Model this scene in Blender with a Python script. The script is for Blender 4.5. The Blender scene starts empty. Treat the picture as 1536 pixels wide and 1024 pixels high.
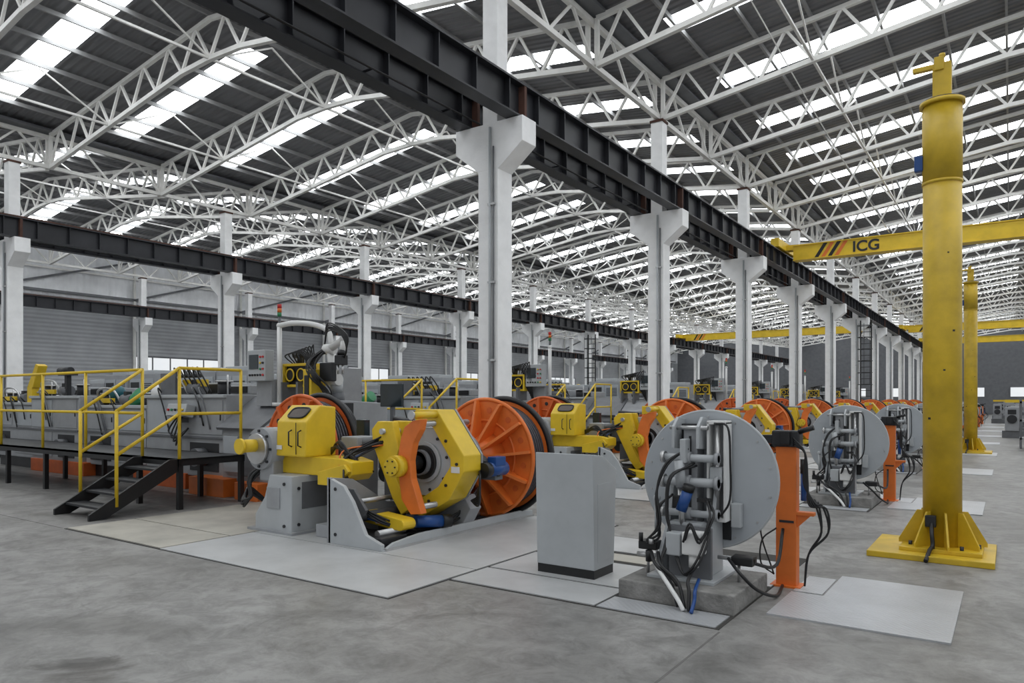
import bpy, bmesh, math, random
from mathutils import Vector, Matrix
random.seed(7)
scn = bpy.context.scene
scn.view_settings.view_transform = 'Standard'
scn.view_settings.exposure = 0.2

# ---------------------------------------------------------------- materials
def mk(name, col, rough=0.5, metal=0.0, var=0.12, scale=3.0, bump=0.0, bscale=40.0, dirt=None, spec=0.5):
    m = bpy.data.materials.new(name); m.use_nodes = True
    nt = m.node_tree; bs = nt.nodes['Principled BSDF']
    bs.inputs['Roughness'].default_value = rough
    bs.inputs['Metallic'].default_value = metal
    tc = nt.nodes.new('ShaderNodeTexCoord')
    no = nt.nodes.new('ShaderNodeTexNoise'); no.inputs['Scale'].default_value = scale
    no.inputs['Detail'].default_value = 6; no.inputs['Roughness'].default_value = 0.6
    nt.links.new(tc.outputs['Object'], no.inputs['Vector'])
    cr = nt.nodes.new('ShaderNodeValToRGB')
    lo = tuple(c*(1-var) for c in col) if dirt is None else dirt
    hi = tuple(min(1, c*(1+var*0.6)) for c in col)
    cr.color_ramp.elements[0].position = 0.3; cr.color_ramp.elements[0].color = (*lo, 1)
    cr.color_ramp.elements[1].position = 0.62; cr.color_ramp.elements[1].color = (*hi, 1)
    nt.links.new(no.outputs['Fac'], cr.inputs['Fac'])
    nt.links.new(cr.outputs['Color'], bs.inputs['Base Color'])
    if bump > 0:
        n2 = nt.nodes.new('ShaderNodeTexNoise'); n2.inputs['Scale'].default_value = bscale
        nt.links.new(tc.outputs['Object'], n2.inputs['Vector'])
        bp = nt.nodes.new('ShaderNodeBump'); bp.inputs['Strength'].default_value = bump
        bp.inputs['Distance'].default_value = 0.01
        nt.links.new(n2.outputs['Fac'], bp.inputs['Height'])
        nt.links.new(bp.outputs['Normal'], bs.inputs['Normal'])
    return m

M = {}
M['yellow'] = mk('yellow_paint', (0.72, 0.49, 0.022), 0.42, var=0.12)
M['ypole'] = mk('yellow_pole_paint', (0.58, 0.39, 0.022), 0.42, var=0.25, scale=2.5)
M['orange'] = mk('orange_paint', (0.70, 0.165, 0.026), 0.45, var=0.15)
M['orange2'] = mk('orange_dark_paint', (0.60, 0.12, 0.022), 0.48, var=0.2)
M['grey'] = mk('machine_grey', (0.31, 0.32, 0.335), 0.45, var=0.12)
M['grey2'] = mk('machine_grey_mid', (0.13, 0.135, 0.145), 0.5, var=0.15)
M['lgrey'] = mk('light_grey_paint', (0.42, 0.44, 0.455), 0.4, var=0.07)
M['white'] = mk('white_concrete', (0.90, 0.90, 0.90), 0.7, var=0.07, bump=0.2)
M['truss'] = mk('truss_paint', (0.82, 0.81, 0.78), 0.6, var=0.1)
M['purlin'] = mk('purlin_steel', (0.30, 0.30, 0.30), 0.6, var=0.1)
M['black'] = mk('black_rubber', (0.008, 0.008, 0.009), 0.45, var=0.2)
M['dark'] = mk('dark_steel', (0.028, 0.029, 0.032), 0.45, 0.3, var=0.3)
M['steel'] = mk('bare_steel', (0.5, 0.5, 0.5), 0.3, 0.8, var=0.15)
M['beam'] = mk('crane_beam_steel', (0.024, 0.025, 0.030), 0.42, 0.2, var=0.35, scale=1.2)
M['rust'] = mk('rusty_steel', (0.08, 0.035, 0.024), 0.8, var=0.4)
M['conc'] = mk('concrete_block', (0.22, 0.215, 0.205), 0.9, var=0.4, scale=6, bump=0.7)
M['plate'] = mk('plate_steel', (0.46, 0.465, 0.468), 0.42, 0.1, var=0.14, scale=1.6, bump=0.15, bscale=60)
M['plate2'] = mk('plate_worn', (0.42, 0.40, 0.35), 0.5, 0.1, var=0.22, scale=1.6)
M['seam'] = mk('seam_dark', (0.04, 0.038, 0.035), 0.9)
M['joint'] = mk('joint_filler', (0.13, 0.125, 0.12), 0.9)
M['blue'] = mk('blue_motor', (0.01, 0.06, 0.23), 0.35, var=0.1)
M['teal'] = mk('teal_motor', (0.01, 0.10, 0.13), 0.4)
M['green'] = mk('green_plastic', (0.03, 0.22, 0.09), 0.4)
M['red'] = mk('red_plastic', (0.55, 0.02, 0.02), 0.4)
M['label'] = mk('label_white', (0.72, 0.72, 0.71), 0.5, var=0.03)
M['screen'] = mk('screen_glass', (0.02, 0.03, 0.035), 0.12, var=0.1)
M['glass'] = mk('window_tint', (0.16, 0.14, 0.13), 0.1, var=0.2)
M['wire'] = mk('wound_wire', (0.07, 0.07, 0.08), 0.35, 0.6, var=0.3, scale=20)
M['frpanel'] = mk('front_panel', (0.39, 0.415, 0.44), 0.42, var=0.05)

def skylight(name, s):
    m = bpy.data.materials.new(name); m.use_nodes = True
    nt = m.node_tree; nt.nodes.clear()
    o = nt.nodes.new('ShaderNodeOutputMaterial'); e = nt.nodes.new('ShaderNodeEmission')
    tc = nt.nodes.new('ShaderNodeTexCoord'); no = nt.nodes.new('ShaderNodeTexNoise')
    no.inputs['Scale'].default_value = 1.2
    cr = nt.nodes.new('ShaderNodeValToRGB')
    cr.color_ramp.elements[0].color = (0.84, 0.89, 0.94, 1); cr.color_ramp.elements[1].color = (0.98, 1, 1, 1)
    nt.links.new(tc.outputs['Object'], no.inputs['Vector']); nt.links.new(no.outputs['Fac'], cr.inputs['Fac'])
    nt.links.new(cr.outputs['Color'], e.inputs['Color']); e.inputs['Strength'].default_value = s
    nt.links.new(e.outputs[0], o.inputs[0]); return m
M['sky'] = skylight('skylight_sheet', 6.8)
M['win'] = skylight('window_daylight', 0.8)

def corrug(name, col, axis, freq, dist=0.03, rough=0.6, var=0.15):
    m = mk(name, col, rough, 0.1, var=var, scale=0.7)
    nt = m.node_tree; bs = nt.nodes['Principled BSDF']
    tc = [n for n in nt.nodes if n.type == 'TEX_COORD'][0]
    w = nt.nodes.new('ShaderNodeTexWave'); w.bands_direction = axis; w.inputs['Scale'].default_value = freq
    bp = nt.nodes.new('ShaderNodeBump'); bp.inputs['Strength'].default_value = 1.0; bp.inputs['Distance'].default_value = dist
    nt.links.new(tc.outputs['Object'], w.inputs['Vector']); nt.links.new(w.outputs['Fac'], bp.inputs['Height'])
    nt.links.new(bp.outputs['Normal'], bs.inputs['Normal']); return m
M['roof'] = corrug('roof_sheet', (0.19, 0.19, 0.20), 'Y', 1.6, 0.07)
M['wallu'] = corrug('wall_sheet_white', (0.84, 0.85, 0.87), 'Y', 1.0, 0.03)
M['walll'] = corrug('wall_sheet_grey', (0.36, 0.37, 0.385), 'Z', 1.6, 0.012)

def tread():
    m = mk('tread_plate', (0.49, 0.50, 0.52), 0.35, 0.3, var=0.1, scale=2)
    nt = m.node_tree; bs = nt.nodes['Principled BSDF']
    tc = [n for n in nt.nodes if n.type == 'TEX_COORD'][0]
    mp = nt.nodes.new('ShaderNodeMapping'); mp.inputs['Rotation'].default_value = (0, 0, 0.785)
    mp.inputs['Scale'].default_value = (28, 28, 28)
    ck = nt.nodes.new('ShaderNodeTexVoronoi'); ck.inputs['Scale'].default_value = 1.0
    ck.inputs['Randomness'].default_value = 0.15
    bp = nt.nodes.new('ShaderNodeBump'); bp.inputs['Strength'].default_value = 0.8; bp.inputs['Distance'].default_value = 0.01
    nt.links.new(tc.outputs['Object'], mp.inputs['Vector']); nt.links.new(mp.outputs[0], ck.inputs['Vector'])
    nt.links.new(ck.outputs['Distance'], bp.inputs['Height']); nt.links.new(bp.outputs['Normal'], bs.inputs['Normal'])
    return m
M['tread'] = tread()

def floor_mat():
    m = bpy.data.materials.new('concrete_floor'); m.use_nodes = True
    nt = m.node_tree; bs = nt.nodes['Principled BSDF']; L = nt.links.new
    tc = nt.nodes.new('ShaderNodeTexCoord')
    def noise(sc, det, ro, dist=0):
        n = nt.nodes.new('ShaderNodeTexNoise'); n.inputs['Scale'].default_value = sc; n.inputs['Detail'].default_value = det
        n.inputs['Roughness'].default_value = ro; n.inputs['Distortion'].default_value = dist
        L(tc.outputs['Object'], n.inputs['Vector']); return n
    def ramp(src, p0, c0, p1, c1):
        c = nt.nodes.new('ShaderNodeValToRGB'); c.color_ramp.elements[0].position = p0; c.color_ramp.elements[0].color = (*c0, 1)
        c.color_ramp.elements[1].position = p1; c.color_ramp.elements[1].color = (*c1, 1); L(src, c.inputs['Fac']); return c
    def mul(a, b_, f):
        x = nt.nodes.new('ShaderNodeMix'); x.data_type = 'RGBA'; x.blend_type = 'MULTIPLY'; x.inputs[0].default_value = f
        L(a, x.inputs[6]); L(b_, x.inputs[7]); return x
    n1 = noise(0.5, 9, 0.62, 0.8); n2 = noise(4.0, 12, 0.78, 0.5); n3 = noise(0.9, 8, 0.7, 1.5)
    c1 = ramp(n1.outputs['Fac'], 0.30, (0.160, 0.155, 0.147), 0.64, (0.292, 0.287, 0.277))
    c2 = ramp(n2.outputs['Fac'], 0.38, (0.58, 0.575, 0.57), 0.58, (1.1, 1.1, 1.1))
    c3 = ramp(n3.outputs['Fac'], 0.34, (0.5, 0.49, 0.48), 0.46, (1, 1, 1))
    m1 = mul(c1.outputs['Color'], c2.outputs['Color'], 0.85); m2 = mul(m1.outputs[2], c3.outputs['Color'], 0.65)
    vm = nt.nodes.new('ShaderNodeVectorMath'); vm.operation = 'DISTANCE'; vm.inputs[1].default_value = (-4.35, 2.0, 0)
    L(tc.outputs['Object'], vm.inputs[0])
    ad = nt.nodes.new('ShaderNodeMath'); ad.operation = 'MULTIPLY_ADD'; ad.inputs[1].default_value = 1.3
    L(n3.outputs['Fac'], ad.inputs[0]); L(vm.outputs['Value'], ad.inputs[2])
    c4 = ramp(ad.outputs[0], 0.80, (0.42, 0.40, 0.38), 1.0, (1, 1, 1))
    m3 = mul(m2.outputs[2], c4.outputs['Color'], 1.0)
    L(m3.outputs[2], bs.inputs['Base Color'])
    mr = nt.nodes.new('ShaderNodeMapRange'); mr.inputs[3].default_value = 0.30; mr.inputs[4].default_value = 0.58
    L(n1.outputs['Fac'], mr.inputs[0]); L(mr.outputs[0], bs.inputs['Roughness'])
    bp = nt.nodes.new('ShaderNodeBump'); bp.inputs['Strength'].default_value = 0.2; bp.inputs['Distance'].default_value = 0.01
    L(n2.outputs['Fac'], bp.inputs['Height']); L(bp.outputs['Normal'], bs.inputs['Normal'])
    return m
M['floor'] = floor_mat()

# ---------------------------------------------------------------- mesh builder
class MB:
    def __init__(s): s.v = []; s.f = []; s.m = []; s.s = []; s.mats = []
    def mi(s, k):
        if k not in s.mats: s.mats.append(k)
        return s.mats.index(k)
    def add(s, vs, fs, mat, smooth=False):
        o = len(s.v); s.v += [tuple(p) for p in vs]; k = s.mi(mat)
        for i, f in enumerate(fs):
            s.f.append([a+o for a in f]); s.m.append(k)
            s.s.append(smooth[i] if isinstance(smooth, list) else smooth)
    def frombm(s, bm, mat, smooth=False):
        bm.verts.index_update()
        s.add([v.co[:] for v in bm.verts], [[v.index for v in f.verts] for f in bm.faces], mat, smooth); bm.free()
    def box(s, x0, x1, y0, y1, z0, z1, mat, bev=0.0, rz=0, ry=0, rx=0):
        bm = bmesh.new(); bmesh.ops.create_cube(bm, size=1)
        bmesh.ops.scale(bm, vec=(x1-x0, y1-y0, z1-z0), verts=bm.verts)
        if bev > 0: bmesh.ops.bevel(bm, geom=bm.edges[:], offset=bev, segments=2, affect='EDGES', profile=0.6)
        R = Matrix.Rotation(rz, 4, 'Z') @ Matrix.Rotation(ry, 4, 'Y') @ Matrix.Rotation(rx, 4, 'X')
        bmesh.ops.transform(bm, matrix=Matrix.Translation(((x0+x1)/2, (y0+y1)/2, (z0+z1)/2)) @ R, verts=bm.verts)
        s.frombm(bm, mat)
    def beam(s, p1, p2, w, h, mat, up=(0, 0, 1)):
        p1 = Vector(p1); p2 = Vector(p2); d = (p2-p1)
        if d.length < 1e-6: return
        d.normalize(); u = Vector(up)
        if abs(d.dot(u)) > 0.99: u = Vector((0, 1, 0))
        a = d.cross(u).normalized(); b = a.cross(d)
        vs = [p+a*(i*w/2)+b*(j*h/2) for p in (p1, p2) for i, j in ((-1, -1), (1, -1), (1, 1), (-1, 1))]
        s.add(vs, [(0, 1, 2, 3), (7, 6, 5, 4), (0, 4, 5, 1), (1, 5, 6, 2), (2, 6, 7, 3), (3, 7, 4, 0)], mat)
    def cyl(s, p1, p2, r, mat, r2=None, n=20):
        if r2 is None: r2 = r
        p1 = Vector(p1); p2 = Vector(p2); d = (p2-p1).normalized()
        u = Vector((0, 0, 1)) if abs(d.z) < 0.9 else Vector((1, 0, 0))
        a = d.cross(u).normalized(); b = a.cross(d)
        vs = []
        for p, rr in ((p1, r), (p2, r2)):
            for i in range(n):
                t = 2*math.pi*i/n; vs.append(p+a*math.cos(t)*rr+b*math.sin(t)*rr)
        fs = [(i, (i+1) % n, n+(i+1) % n, n+i) for i in range(n)]
        s.add(vs, fs+[tuple(range(n))[::-1], tuple(range(n, 2*n))], mat, [True]*n+[False]*2)
    def prism(s, pts, plane, a0, a1, mat, bev=0.0):
        def P(u, v, a): return {'xz': (u, a, v), 'yz': (a, u, v), 'xy': (u, v, a)}[plane]
        bm = bmesh.new()
        A = [bm.verts.new(P(u, v, a0)) for u, v in pts]; B = [bm.verts.new(P(u, v, a1)) for u, v in pts]
        n = len(pts)
        bm.faces.new(A); bm.faces.new(B[::-1])
        for i in range(n): bm.faces.new((A[(i+1) % n], A[i], B[i], B[(i+1) % n]))
        bmesh.ops.recalc_face_normals(bm, faces=bm.faces)
        if bev > 0: bmesh.ops.bevel(bm, geom=bm.edges[:], offset=bev, segments=2, affect='EDGES', profile=0.6)
        s.frombm(bm, mat)
    def tube(s, pts, r, mat, n=8, smooth=True, closed=False, sub=6):
        P = [Vector(p) for p in pts]
        if smooth and len(P) > 2:
            Q = []; m = len(P); rng = range(m if closed else m-1)
            for i in rng:
                p0 = P[(i-1) % m] if (closed or i > 0) else P[0]*2-P[1]
                p1 = P[i]; p2 = P[(i+1) % m]
                p3 = P[(i+2) % m] if (closed or i+2 < m) else P[-1]*2-P[-2]
                for k in range(sub):
                    t = k/sub
                    Q.append(0.5*((2*p1)+(p2-p0)*t+(2*p0-5*p1+4*p2-p3)*t*t+(3*p1-p0-3*p2+p3)*t**3))
            if not closed: Q.append(P[-1])
            P = Q
        m = len(P); vs = []; a = None
        for i in range(m):
            if closed: d = P[(i+1) % m]-P[i-1]
            else: d = P[min(i+1, m-1)]-P[max(i-1, 0)]
            d.normalize()
            if a is None:
                u = Vector((0, 0, 1)) if abs(d.z) < 0.9 else Vector((1, 0, 0))
                a = d.cross(u).normalized()
            else:
                a = (a-d*a.dot(d)).normalized()
            b = a.cross(d)
            for k in range(n):
                t = 2*math.pi*k/n; vs.append(P[i]+a*math.cos(t)*r+b*math.sin(t)*r)
        fs = []
        for i in range(m if closed else m-1):
            j = (i+1) % m
            for k in range(n): fs.append((i*n+k, i*n+(k+1) % n, j*n+(k+1) % n, j*n+k))
        sm = [True]*len(fs)
        if not closed:
            fs += [tuple(range(n))[::-1], tuple(range((m-1)*n, m*n))]; sm += [False]*2
        s.add(vs, fs, mat, sm)
    def ring(s, c, axis, R, r, mat, n=8, seg=40):
        c = Vector(c); pts = []
        for i in range(seg):
            t = 2*math.pi*i/seg; u, v = R*math.cos(t), R*math.sin(t)
            pts.append(c+{'y': Vector((u, 0, v)), 'x': Vector((0, u, v)), 'z': Vector((u, v, 0))}[axis])
        s.tube(pts, r, mat, n=n, smooth=False, closed=True)
    def ball(s, c, r, mat, sz=(1, 1, 1)):
        bm = bmesh.new(); bmesh.ops.create_uvsphere(bm, u_segments=16, v_segments=10, radius=r)
        bmesh.ops.scale(bm, vec=sz, verts=bm.verts); bmesh.ops.translate(bm, vec=c, verts=bm.verts)
        s.frombm(bm, mat, True)
    def build(s, name, origin=(0, 0, 0)):
        me = bpy.data.meshes.new(name)
        o = Vector(origin)
        me.from_pydata([tuple(Vector(p)-o) for p in s.v], [], s.f)
        for k in s.mats: me.materials.append(M[k])
        me.polygons.foreach_set('material_index', s.m); me.polygons.foreach_set('use_smooth', s.s)
        bm = bmesh.new(); bm.from_mesh(me); bmesh.ops.recalc_face_normals(bm, faces=bm.faces); bm.to_mesh(me); bm.free()
        me.update()
        ob = bpy.data.objects.new(name, me); ob.location = origin; scn.collection.objects.link(ob)
        return ob

def copies(ob, offs):
    for d in offs:
        c = bpy.data.objects.new(ob.name, ob.data); c.location = ob.location+Vector(d)
        scn.collection.objects.link(c)
D = 6.4
LINES = [(0, D*i, 0) for i in range(1, 9)]

# ---------------------------------------------------------------- shell
b = MB(); b.box(-38.3, 16, -8, 96, -0.2, 0, 'floor'); b.build('floor')
b = MB()
for n in range(0, 14): b.box(-38, -9.75, 4.2+D*n, 4.212+D*n, 0, 0.001, 'joint')
b.box(-1.66, -1.645, -8, 4.9, 0, 0.001, 'joint'); b.box(5.2, 5.214, -8, 95, 0, 0.001, 'joint')
b.build('floor_expansion_joints')

bays = [(-37.4, -22.0), (-22.0, -6.65), (-6.65, 8.7)]
def zt(t): return 8.95+0.95*(1-abs(2*t-1))
def zb(t): return 8.05+0.98*min(1, 1.12*(1-abs(2*t-1)))
Y0 = 9.14-3.2*4; CNT = 31
def arr(ob, c=CNT, dy=3.2):
    m = ob.modifiers.new('repeat', 'ARRAY'); m.count = c; m.use_relative_offset = False
    m.use_constant_offset = True; m.constant_offset_displace = (0, dy, 0)

for (xa, xb) in bays:
    L = xb-xa
    t = MB(); N = 14
    def TX(i): return xa+.1+(L-.2)*i/N
    top = [(TX(i), Y0, zt(i/N)) for i in range(N+1)]
    bot = [(TX(i), Y0, zb(i/N)) for i in range(N+1)]
    for i in range(N):
        t.beam(top[i], top[i+1], 0.09, 0.09, 'truss'); t.beam(bot[i], bot[i+1], 0.10, 0.10, 'truss')
        q = (bot[i], ((top[i][0]+top[i+1][0])/2, Y0, (top[i][2]+top[i+1][2])/2), bot[i+1])
        t.beam(q[0], q[1], 0.055, 0.055, 'truss'); t.beam(q[1], q[2], 0.055, 0.055, 'truss')
    for i in (0, N): t.beam(top[i], bot[i], 0.08, 0.08, 'truss')
    for i in (3, 7, 11):
        p = bot[i]; t.beam(p, (p[0], Y0+3.2, p[2]), 0.05, 0.05, 'truss')
        t.beam(p, (p[0], Y0+1.6, top[i][2]), 0.035, 0.035, 'truss')
        t.beam((p[0], Y0+3.2, p[2]), (p[0], Y0+1.6, top[i][2]), 0.035, 0.035, 'truss')
    for i in range(1, 14):
        x = xa+L*i/14; z = zt(i/14)+0.1
        t.beam((x, Y0, z), (x, Y0+3.2, z), 0.05, 0.1, 'purlin')
    o = t.build('roof_truss_row'); arr(o)
    r = MB(); e = 0.18
    for sgn in (0, 1):
        def X(u): return xa+L*(u/2 if sgn == 0 else 1-u/2)
        def Z(u): return 8.95+0.95*u+e
        def quad(u0, u1, y0, y1, mt):
            r.add([(X(u0), y0, Z(u0)), (X(u1), y0, Z(u1)), (X(u1), y1, Z(u1)), (X(u0), y1, Z(u0))], [(0, 1, 2, 3)], mt)
        ya, yb = Y0+1.26, Y0+1.94
        quad(0, 1, Y0, ya, 'roof'); quad(0, 1, yb, Y0+3.2, 'roof')
        quad(0, 0.12, ya, yb, 'roof'); quad(0.12, 0.92, ya, yb, 'sky'); quad(0.92, 1, ya, yb, 'roof')
    o = r.build('ceiling'); arr(o)
for xr in (-37.4, -22.0, -6.65):
    g = MB()
    g.box(xr-0.3, xr+0.3, Y0, Y0+3.2, 9.0, 9.06, 'grey2')
    g.beam((xr, Y0, 8.08), (xr, Y0+3.2, 8.08), 0.1, 0.1, 'truss'); g.beam((xr, Y0, 8.9), (xr, Y0+3.2, 8.9), 0.1, 0.1, 'truss')
    for k in range(2):
        y = Y0+1.6*k
        g.beam((xr, y, 8.1), (xr, y+0.8, 8.9), 0.05, 0.05, 'truss'); g.beam((xr, y+0.8, 8.9), (xr, y+1.6, 8.1), 0.05, 0.05, 'truss')
    o = g.build('valley_gutter_girder'); arr(o)
b = MB(); b.tube([(-3.95, 13.4, 9.0), (-3.55, 18.5, 7.85), (-3.03, 24.55, 6.7)], .014, 'truss', n=6); b.build('overhead_cable')

# walls
b = MB()
b.box(-38.5, -38.3, -8, 96, 6.7, 9.6, 'wallu'); b.box(-38.5, -38.3, -8, 96, 0, 6.7, 'walll')
b.build('wall_left')
for n in range(5):
    w = MB(); y = 20+14*n
    w.box(-38.3, -38.26, y, y+5, 3.0, 3.9, 'win')
    for k in range(6): w.box(-38.3, -38.22, y+k-0.03, y+k+0.03, 2.95, 3.95, 'grey2')
    w.box(-38.3, -38.2, y-.05, y+5.05, 3.9, 3.98, 'grey2'); w.box(-38.3, -38.2, y-.05, y+5.05, 2.92, 3.0, 'grey2')
    w.build('window_%d' % (n+1))
b = MB(); b.box(-38.5, 16, 96, 96.2, 0, 12, 'grey2'); b.build('wall_far')
w = MB()
for k in range(13):
    x = -36+4*k
    w.box(x, x+1.6, 95.94, 96, 2.0, 3.0, 'win'); w.box(x-.06, x, 95.9, 96, 1.9, 3.1, 'grey2'); w.box(x+1.6, x+1.66, 95.9, 96, 1.9, 3.1, 'grey2')
w.build('window_6')
b = MB()
for n in range(15):
    y = 0.8+D*n
    b.beam((-38.2, y, 6.9), (-38.2, y+D, 8.9), 0.1, 0.1, 'grey2'); b.beam((-38.2, y, 8.9), (-38.2, y, 6.9), 0.1, 0.1, 'truss')
    b.beam((-38.2, y, 6.9), (-38.2, y, 0), 0.12, 0.12, 'truss')
b.beam((-38.2, -6, 6.9), (-38.2, 95, 6.9), 0.12, 0.12, 'grey2'); b.beam((-38.2, -6, 8.0), (-38.2, 95, 8.0), 0.08, 0.08, 'truss')
b.build('trim_1')

# ---------------------------------------------------------------- columns
c = MB()
c.box(-.19, .19, -.19, .19, 0, 5.16, 'white', 0.012)
c.prism([(-.19, 5.15), (-.64, 5.5), (-.64, 5.88), (.64, 5.88), (.64, 5.5), (.19, 5.15)], 'xz', -.19, .19, 'white', 0.01)
c.box(-.14, .14, -.14, .14, 5.87, 7.95, 'white', 0.01)
c.box(-.16, .16, -.16, .16, 7.95, 8.0, 'rust')
c.cyl((0.06, -.22, 0.3), (0.06, -.22, 5.8), 0.022, 'lgrey', n=10); c.cyl((0.12, -.215, 0.3), (0.12, -.215, 5.5), 0.014, 'grey2', n=10)
for z in (1, 2.2, 3.4, 4.6): c.box(.02, .15, -.235, -.18, z, z+.03, 'steel')
col = c.build('concrete_column'); col.location = (-6.65, 9.14, 0)
pos = [(-6.65, 9.14+D*n) for n in list(range(1, 14))+[-2]]+[(-22.0, 8.24+D*n) for n in range(-1, 14)]+[(-37.4, 7.2+D*n) for n in range(-1, 14)]
for x, y in pos:
    o = bpy.data.objects.new('concrete_column', col.data); o.location = (x, y, 0); scn.collection.objects.link(o)

def runway(x, ystart, n, side):
    g = MB()
    g.box(-.12, .12, 0, D, 0.005, .03, 'beam'); g.box(-.13, .13, 0, D, .50, .53, 'beam'); g.box(-.012, .012, 0, D, .03, .50, 'beam')
    for k in range(8):
        y = 0.4+0.8*k; g.box(-.11, .11, y-.008, y+.008, .03, .50, 'beam')
    g.box(-.03, .03, 0, D, .53, .59, 'rust'); g.box(-.125, .125, -.03, .03, 0.0, .535, 'rust')
    g.cyl((side*.17, 0, .1), (side*.17, D, .1), 0.016, 'black', n=8)
    for k in range(4): g.box(min(0, side*.18), max(0, side*.18), 1.6*k+.8, 1.6*k+.83, .08, .1, 'beam')
    o = g.build('crane_runway_beam'); o.location = (x, ystart, 5.88)
    m = o.modifiers.new('repeat', 'ARRAY'); m.count = n; m.use_relative_offset = False
    m.use_constant_offset = True; m.constant_offset_displace = (0, D, 0)
for sx in (-.45, .45):
    runway(-6.65+sx, 9.14-2*D, 15, 1 if sx < 0 else -1)
    runway(-22+sx, 8.24-D, 14, 1 if sx < 0 else -1)
runway(-37.4+.45, 7.2-D, 14, -1)

def bridge(x0, x1, y, text, trol=True, z0=6.44):
    g = MB()
    g.box(x0+.35, x1-.35, y-.18, y+.18, z0-.12, z0+.35, 'yellow', 0.01)
    g.box(x0+.35, x1-.35, y-.22, y+.22, z0+.33, z0+.36, 'yellow'); g.box(x0+.35, x1-.35, y-.22, y+.22, z0-.14, z0-.11, 'yellow')
    for x in (x0, x1):
        g.box(x-.13, x+.13, y-1.1, y+1.1, 6.5, 6.78, 'yellow', 0.02)
        for s in (-.85, .85): g.cyl((x-.05, y+s, 6.59), (x+.05, y+s, 6.59), .118, 'dark')
        sgn = 1 if x == x0 else -1
        g.prism([(x+sgn*.05, 6.52), (x+sgn*.3, 6.52), (x+sgn*.9, z0-.12), (x+sgn*.9, z0+.36), (x+sgn*.05, max(z0+.36, 6.7))], 'xz', y-.17, y+.17, 'yellow')
    for k in range(4):
        x = x0+1.0+.2*k
        g.prism([(x, z0-.11), (x+.12, z0-.11), (x+.40, z0+.33), (x+.28, z0+.33)], 'xz', y-.186, y-.18, 'black' if k % 2 == 0 else 'orange')
    if trol:
        xm = x1-3.5
        g.box(xm-.5, xm+.5, y-.5, y+.5, z0-.55, z0-.2, 'yellow', 0.02); g.cyl((xm-.6, y, z0-.4), (xm+.6, y, z0-.4), .2, 'dark')
        g.cyl((xm, y, z0-.5), (xm, y, z0-2), .015, 'dark', n=6); g.box(xm-.12, xm+.12, y-.08, y+.08, z0-2.3, z0-2, 'yellow', .02)
        g.ring((xm, y, z0-2.42), 'y', .09, .025, 'dark', seg=16)
    o = g.build('overhead_crane_bridge', (x0, y, z0))
    if text:
        cu = bpy.data.curves.new('crane_lettering', 'FONT'); cu.body = 'ICG'; cu.size = 0.46; cu.extrude = 0.004; cu.offset = 0.012
        cu.materials.append(M['dark'])
        t = bpy.data.objects.new('lettering', cu); scn.collection.objects.link(t)
        t.parent = o; t.location = (2.12, -.187, -.05); t.rotation_euler = (math.pi/2, 0, 0)
    return o
bridge(-6.2, 8.2, 24.8, True, z0=6.30)
bridge(-6.2, 8.2, 57, False, False); bridge(-6.2, 8.2, 70, False, False)
bridge(-21.55, -7.1, 55, False, False)

# ---------------------------------------------------------------- yellow jib pole
def pole(x, y, h, bx=None, by=None, R=.178):
    if bx is None: bx, by = x, y
    g = MB()
    g.box(bx-.55, bx+.55, by-.55, by+.55, 0, .06, 'ypole', .008)
    g.box(x-.36, x+.36, y-.36, y+.36, .06, .10, 'ypole', .005)
    g.cyl((x, y, .07), (x, y, h), R, 'ypole', n=40)
    g.cyl((x, y, h), (x, y, h+.04), R+.03, 'ypole', n=40); g.cyl((x, y, h-.82), (x, y, h-.79), R+.009, 'ypole', n=40); g.cyl((x, y, h-.79), (x, y, h-.02), R+.005, 'ypole', n=40)
    g.cyl((x, y, h+.04), (x, y, h+.06), R, 'dark', n=30)
    for k in range(8):
        a = math.pi/4*k+.2; ca, sa = math.cos(a), math.sin(a)
        p = [(R-.01, .10), (.40, .10), (.40, .14), (.23, .45), (R-.01, .45)]
        n_ = Vector((-sa, ca, 0))*.009
        vs = [Vector((x+r*ca, y+r*sa, z))+s*n_ for s in (-1, 1) for r, z in p]
        g.add(vs, [(0, 1, 2, 3, 4), (9, 8, 7, 6, 5)]+[(i, 5+i, 5+(i+1) % 5, (i+1) % 5) for i in range(5)], 'ypole')
    for k in range(8):
        a = math.pi/4*k+.6; g.cyl((x+.33*math.cos(a), y+.33*math.sin(a), .07), (x+.33*math.cos(a), y+.33*math.sin(a), .14), .02, 'dark', n=6)
    g.box(x-.085, x+.085, y-.06, y+.06, h+.05, h+.44, 'ypole', .01)
    g.box(x-.07, x+.02, y-.08, y+.06, h+.36, h+.50, 'ypole', .01)
    g.box(x-.27, x-.06, y-.03, y+.03, h+.40, h+.45, 'ypole', .006)
    g.cyl((x, y-.02, h+.5), (x, y-.02, h+.54), .03, 'ypole')
    g.box(x-.25, x-.17, y-.08, y+.0, h-.66, h-.50, 'blue', .01)
    g.tube([(x-.08, y-.20, .35), (x-.07, y-.32, .25), (x-.06, y-.35, .14), (x-.08, y-.42, .10), (x-.1, y-.6, .02)], .02, 'black')
    g.box(x-.14, x-.04, y-.23, y-.17, .3, .42, 'dark', .01)
    for (aa, z, s) in ((-.9, 2.3, .012), (-1.4, 1.9, .01), (-2.2, 1.4, .014), (-1.2, 3.1, .008)):
        g.box(x+R*math.cos(aa)-s, x+R*math.cos(aa)+s, y+R*math.sin(aa)-.002, y+R*math.sin(aa)+.002, z, z+s*1.6, 'dark', rz=aa+math.pi/2)
    g.build('jib_crane_pillar', (x, y, 0))
pole(-0.585, 8.72, 4.66, -.67, 8.72); pole(-1.0, 26.0, 5.15)

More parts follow.
